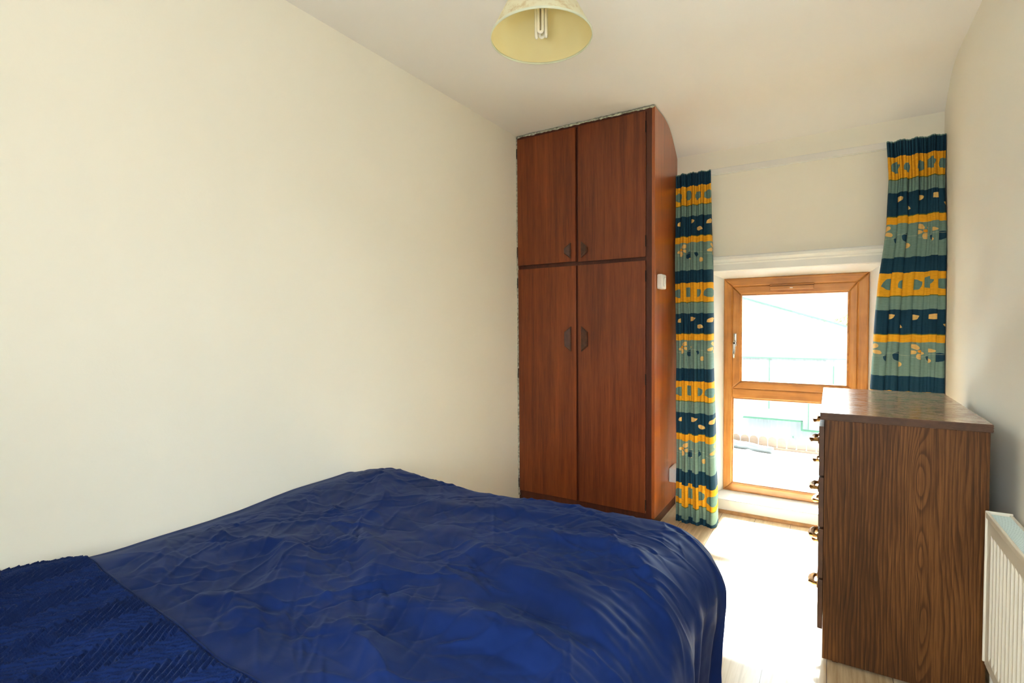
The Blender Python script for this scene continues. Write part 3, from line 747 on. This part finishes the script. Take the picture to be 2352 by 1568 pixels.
for k in range(3):
    a = k * 2 * PI / 3; tube(bm, [(LX + 0.02 * math.cos(a), LY + 0.02 * math.sin(a), LZ + 0.203), (LX + 0.047 * math.cos(a), LY + 0.047 * math.sin(a), LZ + 0.203)], 0.0015, 6)
finish('shade_carrier', bm, MAT['steel'], sh)
bm = bmesh.new(); lathe(bm, [(0.010, 0.255), (0.014, 0.25), (0.017, 0.225), (0.021, 0.22), (0.021, 0.17), (0.018, 0.165)], (LX, LY, LZ), 24); finish('lamp_holder', bm, MAT['plastic'], lamp, True)
m, nt, b = mat_base('fluorescent_tube'); n1 = noise(nt, objco(nt), 20, 2)
nt.links.new(ramp(nt, n1, [(0.3, lin((248, 242, 222))), (0.7, lin((252, 248, 232)))]), b.inputs['Base Color']); b.inputs['Roughness'].default_value = 0.15
b.inputs['Coat Weight'].default_value = 0.6
MAT['tube'] = m
bm = bmesh.new(); lathe(bm, [(0.012, 0.170), (0.021, 0.165), (0.023, 0.150), (0.023, 0.120), (0.019, 0.112)], (LX, LY, LZ), 24)
bulb = finish('bulb_base', bm, plain('bulb_base_plastic', (206, 186, 132), 0.4), lamp, True)
for k in range(4):
    a = k * PI / 2 + 0.35; cx_, cy_ = LX + 0.0145 * math.cos(a), LY + 0.0145 * math.sin(a); tx, ty = -math.sin(a) * 0.0062, math.cos(a) * 0.0062
    zb = 0.004 + (0.006 if k % 2 else 0.0)
    pts = [(cx_ - tx, cy_ - ty, LZ + 0.114), (cx_ - tx, cy_ - ty, LZ + zb + 0.008)]
    pts += [(cx_ - tx * math.cos(t), cy_ - ty * math.cos(t), LZ + zb + 0.008 - 0.0065 * math.sin(t)) for t in [PI * j / 8 for j in range(1, 8)]]
    pts += [(cx_ + tx, cy_ + ty, LZ + zb + 0.008), (cx_ + tx, cy_ + ty, LZ + 0.114)]
    bm = bmesh.new(); tube(bm, pts, 0.0046, 10); finish('bulb_tube', bm, MAT['tube'], bulb, True)
bm = bmesh.new(); tube(bm, [(LX, LY, LZ + 0.25), (LX, LY, ZC - 0.02)], 0.003, 10); finish('cord', bm, MAT['plastic'], lamp, True)
bm = bmesh.new(); lathe(bm, [(0.010, -0.035), (0.022, -0.030), (0.040, -0.010), (0.042, 0.0)], (LX, LY, ZC), 32); finish('ceiling_rose', bm, MAT['plastic'], lamp, True)

# ------------------------------------------------------------------ bed and bedspread
bed = empty('bed', (-1.07, 0.6, 0), 'low double bed hidden beneath the navy bedspread against the left wall', 'bed')
bm = bmesh.new(); bx(bm, -1.765, -0.40, -0.42, 1.47, 0.30, 0.505, 0.05, 3); finish('mattress', bm, plain('mattress_ticking', (215, 210, 200), 0.8), bed)
bm = bmesh.new(); bx(bm, -1.765, -0.41, -0.42, 1.46, 0.08, 0.30, 0.01); finish('divan_base', bm, plain('divan_fabric', (120, 110, 100), 0.9), bed)
for x in (-1.68, -0.50):
    for y in (-0.33, 1.36):
        bm = bmesh.new(); lathe(bm, [(0.018, 0.0), (0.022, 0.01), (0.025, 0.09)], (x, y, 0), 20); finish('leg', bm, MAT['handle_wood'], bed)

spread = empty('bedspread', (-1.07, 0.6, 0.5), 'crumpled navy blue cotton bedspread with a chevron quilted panel draped over the bed', 'bedspread')
def seg_dist(X, Y, pts):
    best = np.full(X.shape, 9.0); side = np.zeros(X.shape); par = np.zeros(X.shape)
    n = len(pts) - 1
    for i in range(n):
        a, b_ = np.array(pts[i]), np.array(pts[i + 1]); d = b_ - a; L2 = d @ d
        t = np.clip(((X - a[0]) * d[0] + (Y - a[1]) * d[1]) / L2, 0, 1)
        dx, dy = X - a[0] - t * d[0], Y - a[1] - t * d[1]; D = np.hypot(dx, dy)
        s_ = np.sign(d[0] * dy - d[1] * dx)
        k = D < best; best = np.where(k, D, best); side = np.where(k, s_, side); par = np.where(k, (i + t) / n, par)
    return best, side, par
RIDGES = [  # path, height, width on far side, width on near side
    ([(-0.80, 1.27), (-0.629, 1.266), (-0.526, 1.281), (-0.426, 1.256), (-0.355, 1.204), (-0.278, 1.105), (-0.234, 0.978), (-0.20, 0.80)], 0.016, 0.045, 0.018),
    ([(-1.05, 1.20), (-0.819, 1.115), (-0.645, 1.050), (-0.535, 1.015), (-0.439, 0.985), (-0.359, 0.943), (-0.30, 0.872), (-0.26, 0.74)], 0.026, 0.09, 0.035),
    ([(-0.86, 0.84), (-0.70, 0.83), (-0.551, 0.838), (-0.479, 0.845), (-0.398, 0.814), (-0.34, 0.70)], 0.024, 0.07, 0.03),
    ([(-1.22, 0.98), (-1.10, 1.0), (-0.99, 0.93), (-0.93, 0.83)], 0.022, 0.07, 0.035),
    ([(-1.45, 0.80), (-1.30, 0.88), (-1.18, 0.80), (-1.10, 0.66)], 0.022, 0.06, 0.04),
    ([(-1.25, 0.60), (-1.15, 0.64), (-1.02, 0.60)], 0.016, 0.035, 0.02),
    ([(-1.30, 1.36), (-1.05, 1.33), (-0.85, 1.38), (-0.60, 1.43)], 0.010, 0.05, 0.03),
    ([(-0.92, 0.66), (-0.80, 0.70), (-0.68, 0.64), (-0.58, 0.56)], 0.018, 0.045, 0.03),
    ([(-1.64, 1.40), (-1.50, 1.44), (-1.35, 1.30), (-1.28, 1.12)], 0.014, 0.05, 0.04),
]
XE, YE = -0.42, 1.50; RX_, ZT = 0.165, 0.577
def spread_pts(S, T):
    """S, T: cloth coordinates (metres); flat part equals world X, Y"""
    ox = np.maximum(S - XE, 0); oy = np.maximum(T - YE, 0)
    hyp = np.hypot(ox, oy) + 1e-9
    d = np.maximum(ox, oy) * 0.75 + hyp * 0.25 * 1.0
    dx, dy = ox / hyp, oy / hyp
    Rr = RX_ * 1.0
    ang = np.minimum(d / Rr, PI / 2 * 0.93)
    rad = Rr * np.sin(ang); drop = Rr * (1 - np.cos(ang)) 
    ex = np.maximum(d - Rr * PI / 2 * 0.93, 0)
    tilt = math.cos(PI / 2 * 0.93)
    rad = rad + ex * tilt * 0.25; drop = drop + ex * 0.985
    # drape folds
    along = np.where(ox > oy, T, -S) + 0.0
    grow = sstep(0.08, 0.55, d)
    fold = np.sin(along * 46 + 1.5 * np.sin(along * 9)) + 0.5 * np.sin(along * 83 + 2)
    rad = rad + grow * 0.012 * fold + sstep(0.1, 0.3, d) * 0.012 * np.sin(along * 13 + 0.6)
    # pulled-in lower hem on the long side
    rad = rad - 0.03 * sstep(0.22, 0.55, d)
    X = np.minimum(S, XE) + dx * rad * 1.0; Y = np.minimum(T, YE) + dy * rad * 0.85
    top = np.full(S.shape, ZT)
    top = top + 0.016 * sstep(-1.3, -0.5, X) * sstep(1.0, 1.4, Y)
    # dips beside the wall, broad duvet undulation
    top = top - 0.030 * np.exp(-((X - XL) / 0.10) ** 2) + 0.030 * sstep(0.65, 0.38, Y) * np.exp(-((X - XL) / 0.3) ** 2)
    top = top + 0.014 * sstep(0.9, 1.35, Y) + 0.022 * np.exp(-((X + 1.50) / 0.14) ** 2) * sstep(1.2, 1.5, Y)
    big = 0.018 * vnoise(S * 2.6 + 3, T * 2.9 + 1, 21) + 0.014 * vnoise(S * 5.5, T * 5.0 + 7, 22)
    mid = 0.009 * vnoise(S * 11 + T * 5, T * 12 - S * 4, 23) * sstep(1.5, 0.9, T)
    edge = 1 - sstep(0.0, 0.12, d)
    nearw = sstep(0, 0.18, S - XL)
    disp = (big + mid) * (0.35 + 0.65 * nearw)
    for pts, h, wf, wn_ in RIDGES:
        D, sd, pr_ = seg_dist(S, T, pts)
        w = np.where(sd > 0, wf, wn_); taper = np.sin(np.clip(pr_, 0.0, 1.0) * PI) ** 0.6
        disp = disp + 1.3 * h * taper * np.exp(-(D / w) ** 2) 
    # fine radiating puckers over the rounded edge
    disp = disp + 0.0016 * np.sin(T * 150 + 6 * np.sin(T * 7) + S * 20) * np.exp(-((S - XE - 0.07) / 0.09) ** 2) * (S > -0.7) * (1 + vnoise(S * 8, T * 8, 31) * 2)
    Z = top - drop + disp * (0.25 + 0.75 * np.exp(-(d / 0.12) ** 2))
    X = X + disp * 0.6 * dx * sstep(0.05, 0.2, d); Y = Y + disp * 0.6 * dy * sstep(0.05, 0.2, d)
    Z = np.maximum(Z, 0.02 + 0.01 * np.sin(along * 30))
    X = np.maximum(X, XL + 0.004)
    return np.stack([X, Y, Z], -1)
def seam(S): return 0.520 + 0.05 * ((S + 1.0) / -0.75) ** 2 * (S < -1.0) + 0.006 * np.sin(S * 9)
s = np.linspace(XL + 0.004, XE + 0.26 + 0.47, 760); t = np.linspace(0, 1, 620)
S, Tn = np.meshgrid(s, t, indexing='ij')
y0 = seam(S); Tt = y0 + (YE + 0.26 + 0.47 - y0) * Tn
P = spread_pts(S, Tt)
# small sharp creases
cr_ = np.zeros(S.shape); rc = np.random.RandomState(5)
for k in range(650):
    cx0, cy0 = rc.uniform(XL + 0.1, XE + 0.12), rc.uniform(0.56, 1.6)
    a = rc.choice([-0.55, 0.15, 0.9, -1.15], p=[.45, .25, .15, .15]) + rc.normal(0, 0.22)
    if cx0 > -0.62: a = rc.choice([-0.2, -1.25, 0.5], p=[.6, .25, .15]) + rc.normal(0, 0.15)
    L = rc.uniform(0.08, 0.36); cv = rc.normal(0, 0.07) * L; w = rc.uniform(0.0035, 0.009); h = rc.uniform(0.0008, 0.0030) * rc.choice([1, -0.7])
    m = (np.abs(S - cx0) < L / 2 + 0.03) & (np.abs(Tt - cy0) < L / 2 + 0.03)
    if not m.any(): continue
    x = S[m] - cx0; y = Tt[m] - cy0; p = x * math.cos(a) + y * math.sin(a); q = -x * math.sin(a) + y * math.cos(a)
    f_ = np.clip(1 - (2 * p / L) ** 2, 0, 1); q = q - cv * (2 * p / L) ** 2
    cr_[m] += h * f_ * np.where(q > 0, np.exp(-(q / w)), np.exp(-(q / (w * 1.7)) ** 2))
lift = cr_ * 1.6 + 0.0022 * vnoise(S * 26 + Tt * 9, Tt * 21 - S * 8, 51)
fl_ = np.clip((S - XE - 0.05) / 0.2, 0, 1)
lift = lift * sstep(0.0, 0.2, S - XL) * sstep(1.75, 1.5, Tt)
P[..., 2] += lift * (1 - fl_); P[..., 0] += lift * fl_
o = grid_mesh('plain_panel', P, MAT['navy'], spread)
s = np.linspace(XL + 0.004, XE + 0.26 + 0.47, 620)
S, Tn = np.meshgrid(s, np.linspace(0, 1, 420), indexing='ij')
y1 = seam(S); y0 = np.full(S.shape, -0.40); Tt = y0 + (y1 - y0) * (1 - (1 - Tn) ** 1.5)
P = spread_pts(S, Tt)
# chevron pin-tucks
per = 0.155
tri = np.abs(((S + 0.03) / per) % 1.0 - 0.5) * 2 * per * 0.62
q = (Tt + tri + 0.004 * vnoise(S * 20, Tt * 20, 5)) / 0.0185
saw = (q % 1.0)
tuck = (np.minimum(saw / 0.75, 1) - np.clip((saw - 0.80) / 0.20, 0, 1)) * 0.0085
puck = 0.006 * vnoise(S * 85, Tt * 60, 41) + 0.003 * vnoise(S * 30, Tt * 30, 42)
P[..., 2] += (tuck + puck + 0.004) * sstep(0, 0.012, y1 - Tt)
o = grid_mesh('quilted_panel', P, MAT['navy_q'], spread)
tag(o, 'navy panel of chevron pin-tucks')
# seam piping between the panels
ss = np.linspace(XL + 0.01, XE + 0.6, 260); pp = spread_pts(ss, seam(ss))
bm = bmesh.new(); tube(bm, [(a[0], a[1], a[2] + 0.001) for a in pp], 0.0028, 6); finish('seam_piping', bm, MAT['navy_q'], spread, True)

# ------------------------------------------------------------------ outside the window
tag(box('flat_roof', -7, 6, 3.76, 5.50, -0.25, 0.0, plain('roofing_felt', (206, 206, 203), 0.9, var=0.12, nscale=5, bmp=0.3)), kind='structure')
tag(box('yard_ground', -14, 14, 5.52, 30, -3.2, -3.0, plain('yard_concrete', (90, 90, 88), 0.9)), kind='structure')
# neighbouring corrugated shed
shed = empty('corrugated_shed', (-0.5, 8.0, -3.0), 'pale corrugated metal shed with green flashing seen through the window', 'building')
m_sh = plain('corrugated_steel', (94, 96, 97), 0.6, var=0.06, nscale=3)
m_gr = plain('green_flashing', (26, 66, 44), 0.6)
def corr(name, x0, x1, zlow, ztopf, y, mat, parent, pitch_=0.075, amp=0.005):
    n = int((x1 - x0) / pitch_ * 8); xs = np.linspace(x0, x1, n); ys = y + amp * np.sin(2 * PI * xs / pitch_)
    zt_ = ztopf(xs)
    P = np.stack([np.stack([xs, ys, np.full(n, zlow)], -1), np.stack([xs, ys, zt_], -1)], 0)
    o = grid_mesh(name, P, mat, parent, flip=True); o.data.polygons.foreach_set('use_smooth', np.zeros(len(o.data.polygons), dtype=bool)); md = o.modifiers.new('t', 'SOLIDIFY'); md.thickness = 0.004; return o
roof = lambda x: 1.571 - 0.335 * (x + 1.092)
corr('upper_cladding', -4.0, 3.2, 0.70, roof, 8.0, m_sh, shed)
corr('lower_cladding', -4.0, 3.2, -3.0, lambda x: 0.72 + 0 * x, 8.03, m_sh, shed)
bm = bmesh.new()
prism(bm, [(-4.0, 7.95, roof(-4.0) + 0.01), (3.2, 7.95, roof(3.2) + 0.01), (3.2, 7.95, roof(3.2) - 0.012), (-4.0, 7.95, roof(-4.0) - 0.012)], (0, 0.1, 0))
finish('verge_flashing', bm, m_gr, shed)
bm = bmesh.new(); bx(bm, -4.0, 3.2, 7.975, 7.984, 0.706, 0.720); finish('lap_flashing', bm, m_gr, shed)
bm = bmesh.new(); bx(bm, -1.05, -0.31, 7.90, 7.98, -0.142, -0.132); bx(bm, -0.31, 1.2, 7.90, 7.98, -0.262, -0.250); bx(bm, -0.33, -0.31, 7.93, 7.98, -0.262, -0.132); finish('gutter_strip', bm, m_gr, shed)
for a in ((-0.73, -0.718, 0.0, 0.706), (0.03, 0.042, 0.0, 0.706), (-0.43, -0.42, -0.75, -0.35), (-0.25, -0.24, -0.262, 0.40)):
    bm = bmesh.new(); bx(bm, a[0], a[1], 7.975, 7.984, a[2], a[3]); finish('cover_strip', bm, m_gr, shed)
prism_roof = bmesh.new(); prism(prism_roof, [(-4.0, 8.06, roof(-4.0)), (3.2, 8.06, roof(3.2)), (3.2, 8.06, -3.0), (-4.0, 8.06, -3.0)], (0, 8, 0)); finish('shed_body', prism_roof, m_sh, shed)

# scalloped timber edging along the flat roof
ed = empty('picket_edging', (0.3, 5.42, 0.0), 'row of round-topped orange timber edging pickets at the roof edge outside', 'edging')
m_pk = plain('orange_timber', (66, 49, 35), 0.7, var=0.1, nscale=14)
w = 0.078; i = 0; x = -0.86
while x < 1.3:
    r = w / 2 - 0.003; pts = [(x - r, 5.41, 0.02), (x - r, 5.41, 0.085)] + [(x - r * math.cos(a), 5.41, 0.085 + r * math.sin(a)) for a in [PI * k / 10 for k in range(1, 10)]] + [(x + r, 5.41, 0.085), (x + r, 5.41, 0.02)]
    bm = bmesh.new(); prism(bm, pts, (0, 0.022, 0)); finish('picket', bm, m_pk, ed); x += w + 0.002
bm = bmesh.new(); bx(bm, -0.90, 1.3, 5.395, 5.41, 0.0, 0.026, 0.003); finish('base_rail', bm, m_pk, ed)

# grey flashing roll lying on the roof
fl = bmesh.new(); pts = []
a, b_ = Vector((-1.35, 6.2 - 0.78, 0.035)), Vector((-0.44, 5.22, 0.03))
a = Vector((-1.1, 5.40, 0.05)); 
tube(fl, [a.lerp(b_, k / 12) + Vector((0, 0, 0.004 * math.sin(k * 1.7))) for k in range(13)], [0.045 - 0.0012 * k for k in range(13)], 12)
tag(finish('felt_roll', fl, plain('weathered_lead', (30, 32, 32), 0.6, var=0.15, nscale=25), None, True), 'grey rolled lead flashing lying on the flat roof outside', 'flashing')

# scattered dead leaves on the roof
m_lf = plain('dead_leaf', (20, 14, 6), 0.8, var=0.2)
def leaf_mesh():
    bm = bmesh.new(); c = []
    for k in range(10):
        a = 2 * PI * k / 10; c.append(bm.verts.new((0.018 * math.cos(a), 0.011 * math.sin(a) * (1 + .3 * math.cos(a)), 0.004 + 0.004 * math.cos(2 * a))))
    ctr = bm.verts.new((0, 0, 0.001))
    for k in range(10): bm.faces.new((c[k], c[(k + 1) % 10], ctr))
    bmesh.ops.solidify(bm, geom=bm.faces[:], thickness=0.001)
    return bm
lf = finish('fallen_leaf', leaf_mesh(), m_lf)
spots = [(-0.47, 4.94), (-0.50, 4.90), (-0.44, 4.96), (-0.39, 4.66), (-0.56, 4.72), (-0.31, 4.42), (-0.49, 4.45), (-0.60, 4.52), (-0.35, 4.22), (-0.42, 5.0)]
for k, (x, y) in enumerate(spots):
    o = lf if k == 0 else lf.copy()
    if k: COL.objects.link(o)
    o.location = (x, y, 0.004); o.rotation_euler = (0, 0, random.uniform(0, 6)); o.scale = [random.uniform(0.5, 1.1)] * 3
    tag(o, 'small dead brown leaf lying on the pale flat roof outside', 'leaf', 'dead leaves scattered on the flat roof')

# distant tree above the shed roof line
tr_ = empty('distant_tree', (0.6, 26, -3.0), 'distant green treetop just above the sloping shed roof', 'tree')
bm = bmesh.new(); tube(bm, [(0.6, 26, -3), (0.5, 26, 0), (0.6, 26, 1.2)], [0.18, 0.12, 0.05], 8); finish('trunk', bm, plain('bark', (80, 66, 50), 0.9), tr_)
bm = bmesh.new()
for k in range(900):
    a, rr, h = random.uniform(0, 2 * PI), random.random() ** 0.5 * 0.75, random.uniform(-1, 1)
    c = Vector((0.55 + rr * math.cos(a) * math.sqrt(1 - h * h), 26 + rr * math.sin(a), 0.75 + 0.75 * h))
    u_ = Vector((random.gauss(0, 1), random.gauss(0, 1), random.gauss(0, 1))).normalized(); v_ = u_.orthogonal().normalized(); w_ = u_.cross(v_)
    q_ = [bm.verts.new(c + v_ * x_ * 0.06 + w_ * y_ * 0.035) for x_, y_ in ((-1, 0), (0, -1), (1, 0), (0, 1))]; bm.faces.new(q_)
fo = finish('foliage', bm, plain('spring_leaf', (96, 128, 62), 0.7), tr_)
